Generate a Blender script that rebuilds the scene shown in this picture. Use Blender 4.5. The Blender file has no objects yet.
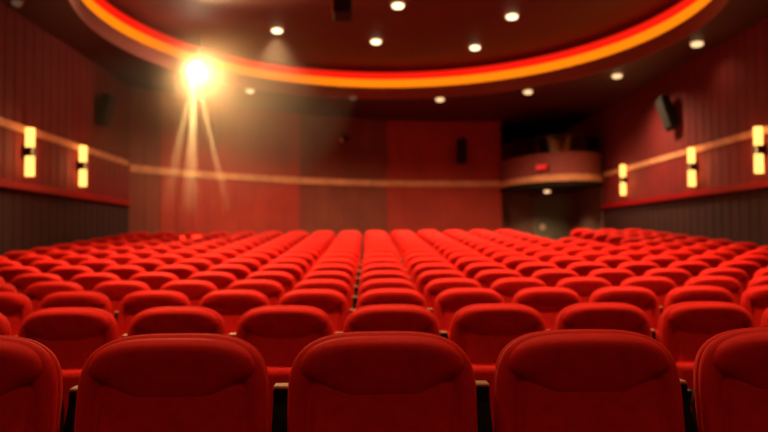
import bpy, bmesh, math, random
from mathutils import Vector, Matrix
random.seed(7)
scene = bpy.context.scene
C = scene.collection
PI = math.pi
EYE = 1.25                                   # camera height above the front row's floor

# ------------------------------------------------------------------ materials
def nt(name):
    m = bpy.data.materials.new(name); m.use_nodes = True
    t = m.node_tree; t.nodes.clear()
    out = t.nodes.new('ShaderNodeOutputMaterial')
    return m, t, out

def mat(name, col, rough=0.6, metal=0.0, spec=0.4, noise=0.12, scale=12.0, bump=0.0, bscale=200.0, sheen=0.0, sheen_tint=(1, 1, 1), coat=0.0):
    m, t, out = nt(name)
    b = t.nodes.new('ShaderNodeBsdfPrincipled')
    b.inputs['Roughness'].default_value = rough
    b.inputs['Metallic'].default_value = metal
    b.inputs['Specular IOR Level'].default_value = spec
    if sheen:
        b.inputs['Sheen Weight'].default_value = sheen
        b.inputs['Sheen Roughness'].default_value = 0.45
        b.inputs['Sheen Tint'].default_value = (*sheen_tint, 1)
    tc = t.nodes.new('ShaderNodeTexCoord')
    n = t.nodes.new('ShaderNodeTexNoise'); n.inputs['Scale'].default_value = scale; n.inputs['Detail'].default_value = 4
    t.links.new(tc.outputs['Object'], n.inputs['Vector'])
    r = t.nodes.new('ShaderNodeValToRGB')
    r.color_ramp.elements[0].position = 0.3; r.color_ramp.elements[1].position = 0.7
    r.color_ramp.elements[0].color = (*[c*(1-noise) for c in col], 1)
    r.color_ramp.elements[1].color = (*[min(1, c*(1+noise)) for c in col], 1)
    t.links.new(n.outputs['Fac'], r.inputs['Fac'])
    t.links.new(r.outputs['Color'], b.inputs['Base Color'])
    if bump:
        n2 = t.nodes.new('ShaderNodeTexNoise'); n2.inputs['Scale'].default_value = bscale; n2.inputs['Detail'].default_value = 2
        t.links.new(tc.outputs['Object'], n2.inputs['Vector'])
        bp = t.nodes.new('ShaderNodeBump'); bp.inputs['Strength'].default_value = bump; bp.inputs['Distance'].default_value = 0.004
        t.links.new(n2.outputs['Fac'], bp.inputs['Height']); t.links.new(bp.outputs['Normal'], b.inputs['Normal'])
    t.links.new(b.outputs['BSDF'], out.inputs['Surface'])
    return m

def emis(name, col, strength):
    m, t, out = nt(name)
    e = t.nodes.new('ShaderNodeEmission'); e.inputs['Color'].default_value = (*col, 1); e.inputs['Strength'].default_value = strength
    t.links.new(e.outputs['Emission'], out.inputs['Surface'])
    return m

VELVET = mat('red_velvet', (0.70, 0.009, 0.005), 0.7, spec=0.10, noise=0.08, scale=30, bump=0.25, bscale=350, sheen=0.28, sheen_tint=(1, 0.10, 0.035))
SHELL = mat('black_shell_plastic', (0.012, 0.009, 0.008), 0.4, spec=0.4)
PANEL = mat('black_side_panel', (0.007, 0.005, 0.005), 0.75, spec=0.15)
LIT_EDGE = mat('tan_lit_edge', (0.40, 0.19, 0.085), 0.5)  # tan colour stands in for light on the side panels' top edges
WALL_UP = mat('maroon_fabric_wall', (0.145, 0.007, 0.008), 0.85, scale=2.0, noise=0.10, bump=0.2)
WALL_MID = mat('red_fabric_wall', (0.19, 0.007, 0.008), 0.85, scale=2.0, noise=0.18, bump=0.2)
WALL_LOW = mat('dark_brown_wall', (0.040, 0.009, 0.0075), 0.85, scale=2.0, noise=0.18, bump=0.2)
BACK_RED = mat('red_back_wall', (0.38, 0.040, 0.025), 0.85, scale=1.5, noise=0.12, bump=0.2)
BACK_DARK = mat('brown_back_wall', (0.21, 0.048, 0.028), 0.85, scale=1.5, noise=0.12, bump=0.2)
NICHE = mat('dark_grey_brown_plaster', (0.16, 0.085, 0.06), 0.8)
BLACKISH = mat('black_matte_wall', (0.012, 0.008, 0.006), 0.85)
TAN = mat('tan_wood_trim', (0.66, 0.29, 0.135), 0.55, noise=0.2, scale=5)
RAIL = mat('glossy_red_rail', (0.34, 0.004, 0.008), 0.4)
CEIL = mat('maroon_ceiling', (0.115, 0.017, 0.014), 0.6, scale=1.2)
SOFFIT = mat('dark_maroon_soffit', (0.065, 0.012, 0.009), 0.5, scale=1.2)
LIP = mat('brown_lip', (0.30, 0.065, 0.05), 0.6)
FLOOR = mat('dark_red_carpet', (0.10, 0.010, 0.008), 0.95, scale=40, noise=0.3, bump=0.4)
METAL = mat('dark_metal', (0.05, 0.045, 0.04), 0.35, metal=0.8)
SPK = mat('black_speaker_cloth', (0.012, 0.011, 0.009), 0.85, noise=0.3, scale=60)
DOORM = mat('dark_green_grey_door', (0.10, 0.09, 0.058), 0.5)
STEEL = mat('brushed_steel', (0.6, 0.45, 0.36), 0.45, metal=0.3)
PARAPET = mat('brown_parapet_fabric', (0.26, 0.055, 0.045), 0.75)
BEIGE = mat('beige_fabric', (0.62, 0.33, 0.19), 0.8)
WHITE_TRIM = mat('cream_ring', (0.55, 0.35, 0.22), 0.5)
E_ORANGE = emis('orange_led', (1.0, 0.215, 0.003), 1.25)
E_RED = emis('red_led', (1.0, 0.012, 0.004), 1.05)
E_SCONCE = emis('warm_sconce_glass', (1.0, 0.47, 0.10), 2.8)
E_DOWN = emis('warm_downlight', (1.0, 0.78, 0.42), 3.0)
E_DOWN2 = emis('soft_downlight', (1.0, 0.62, 0.29), 1.5)
E_DOWN3 = emis('dim_downlight', (1.0, 0.5, 0.28), 0.10)
E_SPOT = emis('spotlight_lens', (1.0, 0.86, 0.55), 40.0)
E_EXIT = emis('red_exit_face', (1.0, 0.010, 0.008), 0.62)
E_EXITL = emis('light_red_letters', (1.0, 0.06, 0.045), 1.0)
# glass
GLASS, t_, o_ = nt('clear_balustrade_glass')
ga = t_.nodes.new('ShaderNodeBsdfTransparent'); ga.inputs['Color'].default_value = (.9, .86, .8, 1)
gb = t_.nodes.new('ShaderNodeBsdfGlossy'); gb.inputs['Roughness'].default_value = .08
gf = t_.nodes.new('ShaderNodeFresnel'); gf.inputs['IOR'].default_value = 1.5
gm = t_.nodes.new('ShaderNodeMixShader')
t_.links.new(gf.outputs[0], gm.inputs[0]); t_.links.new(ga.outputs[0], gm.inputs[1]); t_.links.new(gb.outputs[0], gm.inputs[2])
t_.links.new(gm.outputs[0], o_.inputs['Surface'])

# ------------------------------------------------------------------ mesh helpers
def obj(name, bm, material, parent=None, smooth=False, autosmooth=None):
    me = bpy.data.meshes.new(name)
    bmesh.ops.recalc_face_normals(bm, faces=bm.faces[:])
    bm.to_mesh(me); bm.free()
    mats = material if isinstance(material, (list, tuple)) else [material]
    for m in mats: me.materials.append(m)
    if smooth:
        for p in me.polygons: p.use_smooth = True
    o = bpy.data.objects.new(name, me); C.objects.link(o)
    if parent: o.parent = parent
    if autosmooth:
        me.set_sharp_from_angle(angle=math.radians(autosmooth))
    return o

def tag(o, label=None, cat=None, group=None, kind=None):
    if label: o['label'] = label
    if cat: o['category'] = cat
    if group: o['group'] = group
    if kind: o['kind'] = kind
    return o

def thing(name, label, cat, loc=(0, 0, 0), rot=(0, 0, 0), group=None):
    o = bpy.data.objects.new(name, None); o.empty_display_size = 0.1
    C.objects.link(o); o.location = loc; o.rotation_euler = rot
    return tag(o, label, cat, group)

def struct(name, bm, m, parent=None, **k):
    o = obj(name, bm, m, parent, **k)
    o['kind'] = 'structure'
    return o

def box(bm, lo, hi, bevel=0.0, seg=2, M=None):
    vs = [bm.verts.new((x, y, z)) for x in (lo[0], hi[0]) for y in (lo[1], hi[1]) for z in (lo[2], hi[2])]
    fs = [(0, 1, 3, 2), (4, 6, 7, 5), (0, 4, 5, 1), (2, 3, 7, 6), (0, 2, 6, 4), (1, 5, 7, 3)]
    faces = [bm.faces.new([vs[i] for i in f]) for f in fs]
    if bevel:
        es = list({e for f in faces for e in f.edges})
        r = bmesh.ops.bevel(bm, geom=es, offset=bevel, segments=seg, profile=0.5, affect='EDGES')
        vs = list({v for f in r['faces'] for v in f.verts} | {v for v in vs if v.is_valid})
    if M is not None:
        bmesh.ops.transform(bm, matrix=M, verts=[v for v in vs if v.is_valid])
    return vs

def cyl(bm, p0, p1, r0, r1=None, n=20, cap=True):
    r1 = r0 if r1 is None else r1
    p0, p1 = Vector(p0), Vector(p1); d = (p1-p0).normalized()
    u = d.orthogonal().normalized(); v = d.cross(u)
    A = [bm.verts.new(p0 + (u*math.cos(2*PI*i/n) + v*math.sin(2*PI*i/n))*r0) for i in range(n)]
    B = [bm.verts.new(p1 + (u*math.cos(2*PI*i/n) + v*math.sin(2*PI*i/n))*r1) for i in range(n)]
    for i in range(n):
        bm.faces.new((A[i], A[(i+1) % n], B[(i+1) % n], B[i]))
    if cap:
        bm.faces.new(A[::-1]); bm.faces.new(B)

def ringmesh(bm, rings, cap0=True, cap1=True):
    """rings: list of closed loops with equal point count; lofts between them"""
    R = [[bm.verts.new(p) for p in ring] for ring in rings]
    n = len(R[0])
    for a, b in zip(R, R[1:]):
        for i in range(n):
            bm.faces.new((a[i], a[(i+1) % n], b[(i+1) % n], b[i]))
    if cap0: bm.faces.new(R[0][::-1])
    if cap1: bm.faces.new(R[-1])
    return R

def sweep(bm, path, z0, z1, depth, side):
    """a strip swept along a plan polyline: z0..z1 tall, standing 'depth' off the wall towards 'side' (unit normal per point)"""
    rings = []
    for (x, y), (nx, ny) in zip(path, side):
        a, b = (z0(x, y), z1(x, y)) if callable(z0) else (z0, z1)
        rings.append([(x - nx*.02, y - ny*.02, a), (x + nx*depth, y + ny*depth, a), (x + nx*depth, y + ny*depth, b), (x - nx*.02, y - ny*.02, b)])
    ringmesh(bm, rings)

# ------------------------------------------------------------------ camera
F = 700.0
cam = bpy.data.cameras.new('camera'); camo = bpy.data.objects.new('camera', cam); C.objects.link(camo)
cam.sensor_width = 36.0; cam.lens = F/768*36.0
yaw, pitch, roll = math.atan(19/F), math.atan(24.5/F), math.radians(-0.38)
camo.matrix_world = Matrix.Translation((0, 0, EYE)) @ Matrix.Rotation(-yaw, 4, 'Z') @ Matrix.Rotation(PI/2 + pitch, 4, 'X') @ Matrix.Rotation(roll, 4, 'Z')
cam.dof.use_dof = True; cam.dof.focus_distance = 2.05; cam.dof.aperture_fstop = 2.0
cam.clip_start = 0.05; cam.clip_end = 200
scene.camera = camo
MI = camo.matrix_world.inverted()
def project(x, y, z):
    p = MI @ Vector((x, y, z))
    return 384 + F*p.x/(-p.z), 216 - F*p.y/(-p.z)
def ray(px, py):
    o = Vector((0, 0, EYE))
    d = camo.matrix_world.to_3x3() @ Vector(((px-384)/F, (216-py)/F, -1))
    return o, d
def at_z(px, py, z):
    o, d = ray(px, py); k = (z-o.z)/d.z; return o + d*k
def at_x(px, py, x):
    o, d = ray(px, py); k = (x-o.x)/d.x; return o + d*k
def at_y(px, py, y):
    o, d = ray(px, py); k = (y-o.y)/d.y; return o + d*k

# ------------------------------------------------------------------ room
XL, XR, YF, YB = -5.25, 6.4, -5.0, 23.0
ZS = EYE + 3.5                 # soffit
ZU = EYE + 4.27                # ceiling inside the ring
Z_TRIM = EYE + 1.66
Z_RAIL = EYE + 0.86
RING = (0.56, 11.62); RR = 4.99; RY = 5.53
ZBASE = -0.35

# rows
ROW_D = [1.91, 3.69, 5.02, 5.95, 6.85, 7.6, 8.35, 9.15] + [9.15 + .74*k for k in range(1, 9)]
ROW_H = [.250, .338, .345, .325, .295, .25, .205, .16] + [.16 - .047*k for k in range(1, 9)]
ROW_Z = [EYE - h - 1.0 for h in ROW_H]
ROW_OFF = [.044, .137, .187, .19, .19, .2, .2, .21] + [.23]*8

# floor: one stepped mesh
bm = bmesh.new()
prof = [(YF, 0.0)]
for i in range(len(ROW_D)):
    ya = ROW_D[i] - .48 if i else YF
    if i == 1: ya = ROW_D[0] + .5
    if i: prof.append((ya, ROW_Z[i-1])); prof.append((ya, ROW_Z[i]))
prof += [(YB, ROW_Z[-1]), (YB, ZBASE - .2), (YF, ZBASE - .2)]
prof[0] = (YF, ROW_Z[0])
A = [bm.verts.new((XL - .1, y, z)) for y, z in prof]; B = [bm.verts.new((XR + .1, y, z)) for y, z in prof]
n = len(prof)
for i in range(n): bm.faces.new((A[i], A[(i+1) % n], B[(i+1) % n], B[i]))
bm.faces.new(A[::-1]); bm.faces.new(B)
struct('floor', bm, FLOOR)

# ribbed side walls: vertical panels with real grooves; material by height band
def ribbed(name, path_fn, length, pitch, groove, depth, bands, mats, matfn):
    bm = bmesh.new()
    pts = []
    s = 0
    while s < length - 1e-6:
        e = min(s + pitch, length)
        pts += [(s, 0.0), (max(s, e-groove), 0.0), (max(s, e-groove*.75), depth), (e-groove*.25, depth)]
        s = e
    pts.append((length, 0.0))
    cols = []
    for s, dep in pts:
        x, y, nx, ny = path_fn(s)
        cols.append([bm.verts.new((x - nx*dep, y - ny*dep, z)) for z in bands])
    for i in range(len(cols)-1):
        for k in range(len(bands)-1):
            if (cols[i][k].co - cols[i+1][k].co).length < 1e-6: continue
            f = bm.faces.new((cols[i][k], cols[i+1][k], cols[i+1][k+1], cols[i][k+1]))
            f.material_index = matfn(k, (pts[i][0] + pts[i+1][0])/2)
    bmesh.ops.remove_doubles(bm, verts=bm.verts[:], dist=1e-5)
    return struct(name, bm, mats)
BANDS = [ZBASE, Z_RAIL, Z_TRIM, ZS + .02]
ribbed('wall_left', lambda s: (XL, YF + s, 1, 0), 15.75 - YF, .30, .035, .008, BANDS, [WALL_LOW, WALL_MID, WALL_UP], lambda k, s: k)
ribbed('wall_right', lambda s: (XR, YF + s, -1, 0), YB - YF, .30, .035, .008, BANDS, [WALL_LOW, WALL_MID, WALL_UP], lambda k, s: k)
# curved back wall
CTRL = [(-5.25, 15.7), (-4.75, 16.5), (-3.95, 17.4), (-2.6, 18.6), (-.98, 19.6), (.74, 20.3), (2.4, 20.5), (4.03, 20.5)]
def catmull(P, n):
    out = []
    for i in range(len(P)-1):
        p0 = P[max(0, i-1)]; p1 = P[i]; p2 = P[i+1]; p3 = P[min(len(P)-1, i+2)]
        for k in range(n):
            t = k/n
            out.append(tuple(.5*((2*b) + (-a+c)*t + (2*a-5*b+4*c-d)*t*t + (-a+3*b-3*c+d)*t**3) for a, b, c, d in zip(p0, p1, p2, p3)))
    out.append(P[-1]); return out
BW = catmull(CTRL, 12)
cum = [0]
for a, b in zip(BW, BW[1:]): cum.append(cum[-1] + math.hypot(b[0]-a[0], b[1]-a[1]))
def bw(s):
    s = max(0, min(cum[-1]-1e-6, s))
    i = max(k for k in range(len(cum)-1) if cum[k] <= s)
    t = (s-cum[i])/(cum[i+1]-cum[i]); a, b = BW[i], BW[i+1]
    dx, dy = b[0]-a[0], b[1]-a[1]; L = math.hypot(dx, dy)
    return a[0]+dx*t, a[1]+dy*t, dy/L, -dx/L
def bw_px(px):
    lo, hi = 0, cum[-1]
    for _ in range(40):
        mid = (lo+hi)/2; x, y, _a, _b = bw(mid)
        if project(x, y, EYE+1)[0] < px: lo = mid
        else: hi = mid
    return lo
s165, s306, s385 = bw_px(165), bw_px(306), bw_px(385)
def bmat(k, s):
    if s < s165: return 1
    if s < s306: return 0
    if s < s385: return 1
    return 0
ribbed('wall_back', bw, cum[-1], .45, .03, .012, [ZBASE, Z_TRIM, ZS + .02], [BACK_RED, BACK_DARK], bmat)
bm = bmesh.new(); box(bm, (XL-.1, YF-.12, ZBASE), (XR+.1, YF, ZS+.02)); struct('wall_front', bm, WALL_MID)

# corner piece joining the alcove and the balcony room: side wall, rear wall
bm = bmesh.new()
box(bm, (3.85, 20.52, ZBASE), (3.97, 22.9, ZS)); struct('wall_alcove_side', bm, NICHE)
bm = bmesh.new()
box(bm, (3.97, 21.1, ZBASE), (XR, 21.2, EYE+1.5)); struct('wall_alcove', bm, NICHE)
bm = bmesh.new()
box(bm, (XR-.03, 18.6, ZBASE), (XR+.02, 21.1, EYE+1.42)); struct('wall_alcove_right', bm, NICHE)
bm = bmesh.new()
box(bm, (3.85, 22.85, EYE+1.5), (XR, 23.0, ZS)); struct('wall_balcony', bm, BLACKISH)

# trims
lw = [(XL, YF + .1), (XL, 15.62)]
bm = bmesh.new(); sweep(bm, lw, Z_TRIM+.03, Z_TRIM+.15, .02, [(1, 0)]*2); struct('trim_1', bm, TAN)
bm = bmesh.new(); sweep(bm, [(XR, YF+.1), (XR, 18.6)], Z_TRIM-.0, Z_TRIM+.115, .02, [(-1, 0)]*2); struct('trim_2', bm, TAN)
bm = bmesh.new()
pth = [bw(cum[-1]*i/60) for i in range(0, 61)]
sweep(bm, [p[:2] for p in pth], Z_TRIM-.09, Z_TRIM+.08, .03, [p[2:] for p in pth]); struct('trim_3', bm, TAN)
bm = bmesh.new(); sweep(bm, lw, Z_RAIL-.05, Z_RAIL+.06, .07, [(1, 0)]*2); struct('trim_4', bm, RAIL)
bm = bmesh.new(); sweep(bm, [(XR, YF+.1), (XR, 18.6)], Z_RAIL-.05, Z_RAIL+.06, .07, [(-1, 0)]*2); struct('trim_5', bm, RAIL)

# ceiling: soffit with a round opening, brown lip, glowing bands, recessed upper ceiling
N = 160
def circ(r, z): return [(RING[0]+r*math.cos(2*PI*i/N), RING[1]+(r-RR+RY)*math.sin(2*PI*i/N), z) for i in range(N)]
bm = bmesh.new()
inner = [bm.verts.new(p) for p in circ(RR, ZS)]
outer = []
x0, x1, y0, y1 = XL-.15, XR+.15, YF-.15, YB+.1
angs = [2*PI*i/N for i in range(N)]
for a in angs:
    dx, dy = math.cos(a), math.sin(a)
    k = min([((x1 if dx > 0 else x0)-RING[0])/dx if abs(dx) > 1e-9 else 1e9, ((y1 if dy > 0 else y0)-RING[1])/dy if abs(dy) > 1e-9 else 1e9])
    outer.append(bm.verts.new((RING[0]+dx*k, RING[1]+dy*k, ZS)))
for i in range(N):
    j = (i+1) % N; a, b = outer[i].co, outer[j].co
    onx = lambda v: min(abs(v.x-x0), abs(v.x-x1)) < 1e-4
    ony = lambda v: min(abs(v.y-y0), abs(v.y-y1)) < 1e-4
    if (onx(a) and ony(b) and not (ony(a) or onx(b))) or (ony(a) and onx(b) and not (onx(a) or ony(b))):
        c = bm.verts.new((a.x if onx(a) else b.x, a.y if ony(a) else b.y, ZS))
        bm.faces.new((inner[i], outer[i], c, outer[j], inner[j]))
    else:
        bm.faces.new((inner[i], outer[i], outer[j], inner[j]))
soff = struct('ceiling', bm, SOFFIT)
bm = bmesh.new(); ringmesh(bm, [circ(RR, ZS-.015), circ(RR+.03, ZS-.015), circ(RR+.03, ZS+.28), circ(RR+.25, ZS+.28), circ(RR+.25, ZS+.27), circ(RR, ZS+.27), circ(RR, ZS-.015)], False, False)
bmesh.ops.remove_doubles(bm, verts=bm.verts[:], dist=1e-5)
struct('trim_6', bm, LIP, smooth=True, autosmooth=40)
bm = bmesh.new(); ringmesh(bm, [circ(RR+.25, ZS+.2), circ(RR+.25, ZU)], False, False)
bm.faces.new([bm.verts.new(p) for p in circ(RR+.25, ZU)])
struct('ceiling_recess', bm, CEIL, smooth=True, autosmooth=40)
def band(bm, r, z0, z1):
    ringmesh(bm, [circ(r, z0), circ(r, z1), circ(r+.03, z1), circ(r+.03, z0), circ(r, z0)], False, False)
    bmesh.ops.remove_doubles(bm, verts=bm.verts[:], dist=1e-5)
lt = thing('cove_light', 'large ring of orange and red cove light glowing around the round ceiling recess', 'cove light', (RING[0], RING[1], ZS+.24))
def local(o, root): o.matrix_parent_inverse = Matrix.Translation(-Vector(root.location))
bm = bmesh.new(); band(bm, RR+.03, ZS+.285, ZS+.475); o = obj('orange_strip', bm, E_ORANGE, lt, smooth=True, autosmooth=40); local(o, lt); o['label'] = 'orange glowing lower strip'
bm = bmesh.new(); band(bm, RR+.03, ZS+.48, ZS+.65); o = obj('red_strip', bm, E_RED, lt, smooth=True, autosmooth=40); local(o, lt); o['label'] = 'red glowing upper strip'

# ------------------------------------------------------------------ chairs
PITCH = .56
HW = .254
TILT = math.tan(math.radians(9))
def tilt(p): return (p[0], p[1] + (p[2]-1.0)*TILT, p[2])
def outline(inset, zt, hc, zb, a=HW, n=3.35, nt_=40, ns=7):
    a = a - inset; zt = zt - inset; zb = zb + inset; hc = hc - inset*.6
    pts = []
    for i in range(ns): pts.append((a, zb + (zt-hc-zb)*i/ns))
    for i in range(nt_+1):
        th = PI*i/nt_; c, s = math.cos(th), math.sin(th)
        pts.append((a*math.copysign(abs(c)**(2/n), c), zt-hc + hc*abs(s)**(2/n)))
    for i in range(1, ns+1): pts.append((-a, zt-hc + (zb-zt+hc)*i/ns))
    m = 8
    for i in range(1, m): pts.append((-a + 2*a*i/m, zb))
    return pts
def loft(bm, spec, zt, hc, zb, a=HW, n=3.35, cap_last=True):
    rings = [[tilt((x, y, z)) for x, z in outline(i, zt, hc, zb, a, n)] for i, y in spec]
    ringmesh(bm, rings)

def mk_backrest():
    bm = bmesh.new()
    # from the rear face forward to the quilted front
    loft(bm, [(.05, .088), (.022, .084), (.008, .070), (.002, .050), (0, .032), (.003, .030), (.004, .027), (.001, .024), (.000, .014), (.004, .004), (.012, -.004), (.024, -.008), (.038, -.007),
              (.050, .000), (.056, .010), (.061, .009), (.072, .001), (.095, -.003), (.13, -.004)], 1.0, .195, .36)
    for v in bm.verts:
        if v.co.y < (v.co.z-1.0)*TILT + .006:
            f = max(0, min(1, (.87-v.co.z)/.3)); g = max(0, 1-(v.co.x/.215)**4)
            v.co.y -= .035*f*g
    return bm
def mk_headrest():
    bm = bmesh.new()
    top = [(x*(1 - .085*min(1, max(0, (1.0-z)/.128))**1.5), z) for x, z in outline(.007, 1.0, .195, .5) if z > .90]
    # the chevron lower edge, left to right
    lowr = [(.0, .837), (.03, .837), (.06, .837), (.085, .8375), (.10, .8405), (.125, .8515), (.155, .868), (.18, .8815), (.20, .890), (.217, .896)]
    low = [(-x, z) for x, z in lowr[::-1]] + lowr[1:]
    P = top + low
    cx, cz = 0, .915
    spec = [(0, .022), (.0, .006), (.006, -.008), (.025, -.020), (.06, -.030), (.12, -.040), (.2, -.048), (.32, -.054), (.5, -.057), (.8, -.058)]
    def pt(x, z, u, y):
        X, Z = x + (cx-x)*u, z + (cz-z)*u
        f = min(1, max(0, (1.0-Z)/.16))
        return tilt((X, y*(1.12 - .86*f) if y < 0 else y, Z))
    ringmesh(bm, [[pt(x, z, u, y) for x, z in P] for u, y in spec])
    return bm
def mk_shell():
    bm = bmesh.new()
    loft(bm, [(.0, .070), (.0, .095), (.008, .108), (.03, .116), (.08, .12)], .90, .16, .30, a=.246)
    return bm
def mk_cushion():
    bm = bmesh.new()
    box(bm, (-.228, -.125, .36), (.228, -.035, .70), .04, 5)
    for v in bm.verts:
        v.co.y += (v.co.z-1.0)*TILT*.5 + .025
        if v.co.y < -.1: v.co.y -= .014*(1-(v.co.x/.228)**2)
    return bm
def mk_panel():
    bm = bmesh.new()
    # high side wing beside the backrest, then down to the floor
    P = [(.10, 0), (.10, .838), (.055, .838), (.05, .80), (-.03, .66), (-.08, .60), (-.36, .59), (-.38, .56), (-.30, .50), (-.12, .46), (-.10, .05), (-.16, .0)]
    L = [bm.verts.new((PITCH/2-.021, y, z)) for y, z in P]; R = [bm.verts.new((PITCH/2+.021, y, z)) for y, z in P]
    for i in range(len(P)): bm.faces.new((L[i], L[(i+1) % len(P)], R[(i+1) % len(P)], R[i]))
    bm.faces.new(L[::-1]); bm.faces.new(R)
    return bm
def mk_lit_edge():
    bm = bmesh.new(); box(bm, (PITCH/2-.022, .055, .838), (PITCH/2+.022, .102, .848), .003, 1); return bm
def mk_arm():
    bm = bmesh.new(); box(bm, (PITCH/2-.022, -.37, .588), (PITCH/2+.022, -.04, .618), .010, 3); return bm

proto = bpy.data.objects.new('cinema_chair', None); proto.empty_display_size = .1; C.objects.link(proto)
obj('backrest', mk_backrest(), VELVET, proto, smooth=True)
obj('headrest', mk_headrest(), VELVET, proto, smooth=True)
s = obj('back_shell', mk_shell(), SHELL, proto, smooth=True, autosmooth=50); s['label'] = 'black plastic back shell'
obj('seat_cushion', mk_cushion(), VELVET, proto, smooth=True, autosmooth=60)
s = obj('side_panel', mk_panel(), PANEL, proto); s['label'] = 'black side panel'
c = obj('panel_lit_edge', mk_lit_edge(), LIT_EDGE, s); c['label'] = 'tan strip painted as lit top edge'
s = obj('armrest', mk_arm(), SHELL, proto, smooth=True, autosmooth=40); s['label'] = 'black armrest pad'

def copy_tree(o, parent=None):
    c = o.copy(); C.objects.link(c)
    if parent: c.parent = parent
    for ch in list(o.children):
        copy_tree(ch, c)
    return c
ORD = ['zeroth', 'first', 'second', 'third', 'fourth', 'fifth', 'sixth', 'seventh', 'eighth', 'ninth', 'tenth', 'eleventh', 'twelfth', 'thirteenth', 'fourteenth']
def rowname(r):
    if r == 0: return 'front row'
    if r < 8: return ORD[r+1] + ' row back'
    if r == 15: return 'last row by the back wall'
    return ORD[16-r] + ' row from the back wall'
def in_aisle(r, x):
    if r < 10: return False
    k = r-10
    return 3.75 - k*.14 < x < 4.25
first = True
n_seats = 0
LEFT_LIM = XL + .36; RIGHT_LIM = XR - .36
for r in range(16):
    d, z, off = ROW_D[r], ROW_Z[r], ROW_OFF[r]
    xs = [off + PITCH*k for k in range(-16, 20)]
    xs = [x for x in xs if LEFT_LIM <= x <= RIGHT_LIM and not in_aisle(r, x)]
    vis, out = [], []
    for x in xs:
        a = project(x-HW, d, z+.9)[0]; b = project(x+HW, d, z+.9)[0]
        if b > 2 and a < 766: vis.append(x)
        elif b > -70 and a < 838: out.append(x)
    nv = len(vis)
    for i, x in enumerate(vis):
        if first: o = proto; first = False
        else: o = copy_tree(proto)
        o.location = (x, d, z)
        o.rotation_euler = (0, 0, math.radians(random.uniform(-.15, .15)))
        if i < nv/2: pos = ('leftmost' if i == 0 else ORD[i+1] + ' from the left')
        else:
            j = nv-i; pos = ('rightmost' if j == 1 else ORD[j] + ' from the right')
        tag(o, 'red cinema seat, %s in the %s' % (pos, rowname(r)), 'cinema seat', 'red cinema seats in rows')
        n_seats += 1
    for x in out:
        o = copy_tree(proto); o.location = (x, d, z)
        side = 'left' if x < 0 else 'right'
        tag(o, 'red velvet cinema seat of the %s just past the %s edge of view' % (rowname(r), side), 'cinema seat', 'red cinema seats in rows')
print('SEATS', n_seats)

# ------------------------------------------------------------------ lamps
LIGHTS = dict(up=780, sof=440, added_fill=350, spot=900, sconce=10)
def spot(loc, energy, col, size, blend, radius, aim=(0, 0, -1)):
    l = bpy.data.lights.new('lamp_beam', 'SPOT'); l.energy = energy; l.color = col; l.spot_size = size; l.spot_blend = blend; l.shadow_soft_size = radius
    o = bpy.data.objects.new('lamp_beam', l); C.objects.link(o); o.location = loc
    o.rotation_euler = Vector(aim).to_track_quat('-Z', 'Y').to_euler()
    return o
def downlight(p, rad, zc, em, label, energy, cone=100):
    t = thing('downlight', label, 'ceiling light', (p[0], p[1], zc), group='recessed ceiling downlights')
    bm = bmesh.new()
    n = 28
    def c(r, z): return [(r*math.cos(2*PI*i/n), r*math.sin(2*PI*i/n), z) for i in range(n)]
    ringmesh(bm, [c(rad, .0), c(rad*1.22, .0), c(rad*1.22, -.012), c(rad*1.1, -.02), c(rad, -.012), c(rad, 0)], False, False)
    obj('ring', bm, WHITE_TRIM, t, smooth=True, autosmooth=40)
    bm = bmesh.new(); ringmesh(bm, [c(rad*.5, -.001), c(rad*.82, -.016), c(rad*.98, -.036), c(rad*.98, -.054), c(rad*.82, -.074), c(rad*.45, -.088)])
    obj('lens', bm, em, t)
    if energy: spot((p[0], p[1], zc-.12), energy, (1, .66, .36), math.radians(cone), 1.0, .08)
    return t
UPPER = [((277, 31), 'lit downlight in the round recess, leftmost of its five'),
         ((376, 42), 'lit downlight in the round recess, just above the middle of the orange ring'),
         ((398, 6), 'lit downlight in the round recess, nearest the top edge left of centre'),
         ((475, 48), 'lit downlight in the round recess, lowest one right of centre by the ring'),
         ((512, 17), 'lit downlight in the round recess, rightmost of its five')]
for (px, py), lab in UPPER:
    downlight(at_z(px, py, ZU-.045), .112, ZU, E_DOWN, lab, LIGHTS['up'] if px > 300 else 200)
SOF = [((250, 91), 'faint downlight in the dark soffit, just right of the dazzling spotlight', E_DOWN2, .10),
       ((353, 98.2), 'nearly dark downlight in the soffit above the brown wall panel', E_DOWN3, .09),
       ((440, 99.5), 'soft downlight in the soffit above the red wall panel, below the ring', E_DOWN2, .105),
       ((528, 92), 'soft downlight in the soffit above the curved balcony', E_DOWN2, .105),
       ((617, 76), 'soft downlight in the soffit, second from the right', E_DOWN2, .105),
       ((697, 44), 'soft downlight in the soffit near the right wall, rightmost of all', E_DOWN2, .105),
       ((17, 3), 'tiny faint downlight in the soffit at the top left corner', E_DOWN3, .07)]
for (px, py), lab, em, rad in SOF:
    downlight(at_z(px, py, ZS-.04), rad, ZS, em, lab, 0 if px < 100 else LIGHTS['sof']*(.05 if px > 690 else 1.3), 150)

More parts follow.
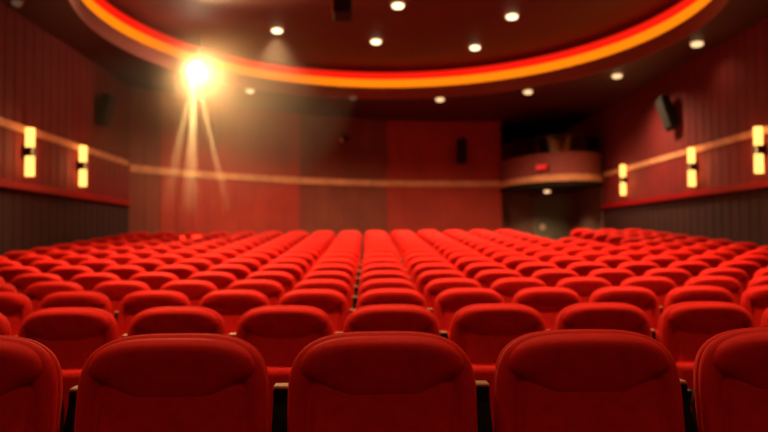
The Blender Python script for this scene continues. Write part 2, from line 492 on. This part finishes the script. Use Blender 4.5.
# sconces
def sconce(x, y, z, side, label):
    t = thing('wall_sconce', label, 'wall light', (x, y, z), (0, 0, 0 if side > 0 else PI), group='lit wall sconces')
    bm = bmesh.new(); box(bm, (-.01, -.06, -.11), (.035, .06, .11), .008, 2); obj('back_plate', bm, METAL, t)
    bm = bmesh.new(); box(bm, (.03, -.075, -.05), (.15, .075, .05), .012, 2); obj('bracket', bm, METAL, t)
    for s, nm in ((1, 'upper'), (-1, 'lower')):
        bm = bmesh.new(); cyl(bm, (.09, 0, s*.05), (.09, 0, s*.37), .066, .069, 24); o = obj('glass_shade', bm, E_SCONCE, t, smooth=True, autosmooth=50)
        bm = bmesh.new(); cyl(bm, (.09, 0, s*.045), (.09, 0, s*.07), .074, .074, 24); obj('shade_collar', bm, METAL, o)
    l = bpy.data.lights.new('sconce_glow', 'POINT'); l.energy = 12; l.color = (1, .52, .18); l.shadow_soft_size = .12
    lo = bpy.data.objects.new('sconce_glow', l); C.objects.link(lo); lo.location = (x + side*.28, y, z)
    return t
for px, py, lab in ((30, 152, 'lit twin-tube wall sconce on the left wall, nearest the left edge'), (83, 166, 'lit twin-tube wall sconce on the left wall, nearer the back corner')):
    p = at_x(px, py, XL+.09); sconce(XL, p.y, p.z, 1, lab)
for px, py, lab in ((623, 180, 'lit twin-tube wall sconce on the right wall, farthest, beside the balcony'), (691.5, 167, 'lit twin-tube wall sconce on the right wall, middle of the three'), (758.5, 150, 'lit twin-tube wall sconce on the right wall, nearest the right edge')):
    p = at_x(px, py, XR-.09); sconce(XR, p.y, p.z, -1, lab)

# bright spotlight hanging in the recess, shining towards the seats
SP = at_y(196.5, 71, 14.0)
t = thing('spotlight', 'dazzling white spotlight hanging at the left of the glowing ceiling ring', 'spotlight', SP)
bm = bmesh.new(); cyl(bm, (0, .02, 0), (0, .42, .06), .20, .15, 28); obj('housing', bm, METAL, t, smooth=True, autosmooth=40)
bm = bmesh.new()
n = 32
def cxz(r, y): return [(r*math.cos(2*PI*i/n), y, r*math.sin(2*PI*i/n)) for i in range(n)]
ringmesh(bm, [cxz(.165, .015), cxz(.16, -.02), cxz(.12, -.045), cxz(.06, -.06)]); obj('lens', bm, E_SPOT, t, smooth=True)
bm = bmesh.new()
for s in (-1, 1): box(bm, (s*.225-.012, .16, -.03), (s*.225+.012, .24, .30))
box(bm, (-.237, .16, .29), (.237, .24, .32)); obj('yoke', bm, METAL, t)
bm = bmesh.new(); cyl(bm, (0, .2, .31), (0, .2, ZU-SP.z), .025, n=14); obj('hanging_pole', bm, METAL, t, smooth=True, autosmooth=40)
spot(SP + Vector((0, -.12, 0)), 1700, (1, .56, .22), math.radians(112), .7, .08, (.55, -1, -.5))
for aim, e, sz in (((.0, -.12, -1), 14000, 9), ((.26, -.12, -1), 26000, 3.6), ((-.16, -.15, -1), 8000, 7)):  # narrow beams added to imitate flare rays below the spotlight
    spot(SP + Vector((0, -.16, -.02)), e, (1, .66, .26), math.radians(sz), .8, .03, aim)

# warm haze hanging around the spotlight
HR = 3.3
bm = bmesh.new(); bmesh.ops.create_icosphere(bm, subdivisions=4, radius=1.0)
hz, t_, o_ = nt('warm_haze')
tc = t_.nodes.new('ShaderNodeTexCoord'); ln = t_.nodes.new('ShaderNodeVectorMath'); ln.operation = 'LENGTH'
t_.links.new(tc.outputs['Object'], ln.inputs[0])
mr = t_.nodes.new('ShaderNodeMapRange'); mr.interpolation_type = 'LINEAR'
mr.inputs['From Min'].default_value = 0; mr.inputs['From Max'].default_value = 1; mr.inputs['To Min'].default_value = .30; mr.inputs['To Max'].default_value = 0
t_.links.new(ln.outputs['Value'], mr.inputs['Value'])
vs = t_.nodes.new('ShaderNodeVolumeScatter'); vs.inputs['Color'].default_value = (1, .8, .6, 1); vs.inputs['Anisotropy'].default_value = .0
pw = t_.nodes.new('ShaderNodeMath'); pw.operation = 'POWER'; pw.inputs[1].default_value = .95
t_.links.new(mr.outputs['Result'], pw.inputs[0]); t_.links.new(pw.outputs[0], vs.inputs['Density']); t_.links.new(vs.outputs['Volume'], o_.inputs['Volume'])
h = obj('haze', bm, hz); h.location = SP + Vector((0, -.2, -.25)); h.scale = (HR, 1.4, 2.75)
tag(h, 'warm glowing haze around the dazzling spotlight', 'haze', kind='stuff')

# ------------------------------------------------------------------ wall and ceiling fittings
def speaker(loc, rot, size, label):
    w, dp, hh = size
    t = thing('wall_speaker', label, 'speaker', loc, rot)
    bm = bmesh.new(); P = [(-w/2, 0), (w/2, 0), (w*.36, dp), (-w*.36, dp)]
    ringmesh(bm, [[(x, -y if False else -y, z) for x, y in [(-w/2, dp), (w/2, dp), (w*.36, 0.06), (-w*.36, 0.06)]] for z in (-hh/2, hh/2)])
    es = bm.edges[:]; bmesh.ops.bevel(bm, geom=es, offset=.03, segments=3, affect='EDGES'); obj('cabinet', bm, SPK, t, smooth=True, autosmooth=40)
    bm = bmesh.new(); box(bm, (-w*.42, -dp-.012, -hh*.44), (w*.42, -dp+.01, hh*.44), .008, 2); obj('grille', bm, SPK, t)
    bm = bmesh.new(); box(bm, (-.05, -.08, -.06), (.05, .0, .06)); obj('bracket', bm, METAL, t)
    return t
s = bw_px(461); x, y, nx, ny = bw(s); p = at_y(461, 152, y-.1)
speaker((p.x, y-.0, p.z), (0, 0, 0), (.30, .28, .72), 'black box speaker on the back wall left of the balcony')
p = at_x(668, 111, XR-.15); speaker((XR, p.y, p.z), (math.radians(14), math.radians(-10), -PI/2), (.36, .26, .72), 'black tilted speaker high on the right wall above the sconces')
p = at_x(105, 108, XL+.15); speaker((XL, p.y, p.z), (math.radians(14), 0, PI/2), (.40, .26, .62), 'dark speaker high on the left wall in the haze')

# small camera on the brown back panel
x, y, nx, ny = bw(bw_px(345)); p = at_y(344, 140, y-.2)
t = thing('security_camera', 'small security camera with a bright front on the brown wall panel', 'camera', (p.x, y-.01, p.z))
bm = bmesh.new(); box(bm, (-.05, -.03, -.02), (.05, .01, .16), .01, 2); obj('mount', bm, METAL, t)
bm = bmesh.new(); cyl(bm, (.1, -.10, .06), (-.06, -.30, -.02), .055, n=18); obj('camera_body', bm, METAL, t, smooth=True, autosmooth=40)
bm = bmesh.new(); cyl(bm, (-.058, -.298, -.019), (-.075, -.319, -.028), .075, .065, n=18); obj('front_cap', bm, BEIGE, t, smooth=True, autosmooth=40)
bm = bmesh.new(); cyl(bm, (0, -.02, .08), (.02, -.2, .06), .018, n=12); obj('arm', bm, METAL, t)

# box hanging from the recess
p = at_y(342.5, 16, 10.4)
t = thing('hanging_projector', 'dark boxy unit hanging from the ceiling at the top edge', 'projector', (p.x, 10.4, p.z))
bm = bmesh.new(); box(bm, (-.14, -.2, 0), (.14, .25, .62), .012, 2); obj('body', bm, SPK, t)
bm = bmesh.new(); box(bm, (-.152, -.212, .01), (-.128, -.19, .61), .003, 1); o = obj('lit_edge_strip', bm, TAN, t); o['label'] = 'copper coloured strip painted as lit edge'  # tan strip stands in for light along the box's left edge
bm = bmesh.new(); cyl(bm, (0, .03, .6), (0, .03, ZU-p.z-.02), .035, n=14); box(bm, (-.12, -.09, ZU-p.z-.03), (.12, .15, ZU-p.z)); obj('ceiling_mount', bm, METAL, t)

# ------------------------------------------------------------------ balcony, door and exit sign
BC = (5.44, 20.9); BR = 1.48; BY = 2.0
def arc(r, z, a0=180, a1=309.6, n=48):
    return [(BC[0] + r*math.cos(math.radians(a0+(a1-a0)*i/n)), BC[1] + (r+BR*(BY-1))*math.sin(math.radians(a0+(a1-a0)*i/n)), z) for i in range(n+1)]
def wallarc(bm, r0, r1, z0, z1, **k):
    a = arc(r0, z0, **k); b = arc(r1, z0, **k)
    rings = [[(p[0], p[1], z0), (q[0], q[1], z0), (q[0], q[1], z1), (p[0], p[1], z1)] for p, q in zip(a, b)]
    ringmesh(bm, rings)
BZ = EYE + 1.72
t = thing('balcony', 'small curved balcony with brown parapet and glass rail in the right back corner', 'balcony', (BC[0], BC[1], EYE+1.42))
def L(o): o.matrix_parent_inverse = Matrix.Translation(-Vector(t.location)); return o
bm = bmesh.new()
base = [(p[0], p[1]) for p in arc(BR-.02, 0)]
poly = base + [(XR-.005, 22.8), (3.98, 22.8)]
ringmesh(bm, [[(x, y, EYE+1.42) for x, y in poly], [(x, y, BZ-.02) for x, y in poly]])
L(obj('slab', bm, BLACKISH, t))
bm = bmesh.new(); wallarc(bm, BR-.05, BR+.04, BZ-.20, BZ-.03); o = L(obj('edge_band', bm, TAN, t, smooth=True, autosmooth=40)); o['label'] = 'tan edge band'
bm = bmesh.new(); wallarc(bm, BR-.08, BR, BZ-.03, BZ+.56); o = L(obj('parapet', bm, PARAPET, t, smooth=True, autosmooth=40))
bm = bmesh.new(); wallarc(bm, BR-.045, BR-.03, BZ+.56, BZ+.99); o = L(obj('glass_panel', bm, GLASS, t, smooth=True, autosmooth=40)); o['label'] = 'clear glass guard'
bm = bmesh.new(); wallarc(bm, BR-.055, BR-.02, BZ+.985, BZ+1.015); o = L(obj('top_rail', bm, METAL, t, smooth=True, autosmooth=40))
# things standing on the balcony
p = at_y(555, 139, 20.2)
bm = bmesh.new(); box(bm, (-.14, -.03, 0), (.14, .03, p.z-BZ), .02, 2); o = obj('upright_panel', bm, BEIGE); o.location = (p.x, 20.2, BZ-.02); tag(o, 'tall beige upright panel standing behind the balcony glass', 'panel')
p = at_y(536, 146, 20.4)
t2 = thing('balcony_stool', 'low beige seat back showing above the balcony parapet', 'chair', (p.x, 20.4, BZ-.02))
bm = bmesh.new(); box(bm, (-.11, .1, .4), (.11, .15, p.z-BZ+.02), .02, 2); obj('backrest', bm, BEIGE, t2)
bm = bmesh.new(); box(bm, (-.19, -.2, .40), (.19, .18, .46), .02, 2); obj('seat', bm, BEIGE, t2)
for sx in (-1, 1):
    for sy in (-1, 1):
        bm = bmesh.new(); cyl(bm, (sx*.15, sy*.15, 0), (sx*.15, sy*.15, .41), .015, n=10); obj('leg', bm, METAL, t2)
# exit sign on the parapet
ang = math.radians(200)
for _ in range(300):
    ex = BC[0]+(BR)*math.cos(ang); ey = BC[1]+BR*BY*math.sin(ang)
    if project(ex, ey, BZ+.2)[0] < 543.3: ang += math.radians(.4)
    else: break
t = thing('exit_sign', 'glowing red exit sign on the curved balcony front', 'sign', (ex, ey, project and at_y(543, 167.3, ey).z), (0, 0, math.atan2(math.sin(ang)/(BR*BY), math.cos(ang)/BR)+PI/2))
bm = bmesh.new(); box(bm, (-.185, -.075, -.086), (.185, .0, .086), .008, 1); obj('housing', bm, METAL, t)
bm = bmesh.new(); box(bm, (-.172, -.081, -.074), (.172, -.07, .074)); obj('sign_face', bm, E_EXIT, t)
bm = bmesh.new()
def bar(x0, z0, x1, z1, w=.02):
    a, b = Vector((x0, 0, z0)), Vector((x1, 0, z1)); d = (b-a).normalized(); nrm = Vector((-d.z, 0, d.x))*w/2
    q = [a-nrm, b-nrm, b+nrm, a+nrm]
    ringmesh(bm, [[(v.x, -.088, v.z) for v in q], [(v.x, -.08, v.z) for v in q]])
hh, ww = .05, .055
x = -.15
bar(x, -hh, x, hh); bar(x, hh, x+ww, hh); bar(x, 0, x+ww*.85, 0); bar(x, -hh, x+ww, -hh)
x = -.068; bar(x, -hh, x+ww, hh); bar(x, hh, x+ww, -hh)
x = .035; bar(x, -hh, x, hh)
x = .075; bar(x, hh, x+ww+.01, hh); bar(x+ww/2+.005, -hh, x+ww/2+.005, hh)
obj('lettering', bm, E_EXITL, t)
# door in the alcove
zf = ROW_Z[-1]
xa, xb = at_y(534, 215, 21.1).x, at_y(566, 215, 21.1).x
bm = bmesh.new(); box(bm, (xa, 21.04, zf), (xb, 21.12, EYE+1.28), .006, 1); dr = struct('door_1', bm, DOORM)
bm = bmesh.new()
box(bm, (xa-.09, 21.02, zf), (xa-.005, 21.12, EYE+1.36)); box(bm, (xb+.005, 21.02, zf), (xb+.07, 21.12, EYE+1.36)); box(bm, (xa-.09, 21.02, EYE+1.285), (xb+.07, 21.12, EYE+1.36))
struct('door_frame', bm, NICHE, dr)
p = at_y(543, 227, 21.0)
bm = bmesh.new(); cyl(bm, (p.x, 21.045, p.z), (p.x, 21.02, p.z), .085, n=24); cyl(bm, (p.x, 21.03, p.z), (p.x, 20.97, p.z), .03, n=16); struct('door_handle', bm, STEEL, dr, smooth=True, autosmooth=40)
q = at_z(547, 190, EYE+1.415)
downlight(q, .09, EYE+1.418, E_DOWN2, 'small warm downlight under the curved balcony', 300, 130)

# added fill lamps without fixtures, unseen above the seats and behind the viewer
for y, e, z in ((9.6, 2.7, ZU), (7.4, 2.9, ZU), (4.3, 1.2, ZS), (2.3, .22, ZS), (-1.5, .21, ZS)):
    for x in (-2.4, .5, 3.4):
        spot((x, y, z-.06), LIGHTS['added_fill']*e, (1, .62, .32), math.radians(100 if y > 0 else 145), 1.0, .10)

# ------------------------------------------------------------------ world and view
w = bpy.data.worlds.new('hall_ambient'); scene.world = w; w.use_nodes = True
w.node_tree.nodes['Background'].inputs['Color'].default_value = (0.02, 0.006, 0.004, 1)
w.node_tree.nodes['Background'].inputs['Strength'].default_value = 0.3
vs = scene.view_settings
vs.view_transform = 'Standard'; vs.look = 'None'; vs.gamma = 1.0; vs.use_curve_mapping = False
vs.exposure = 0.0
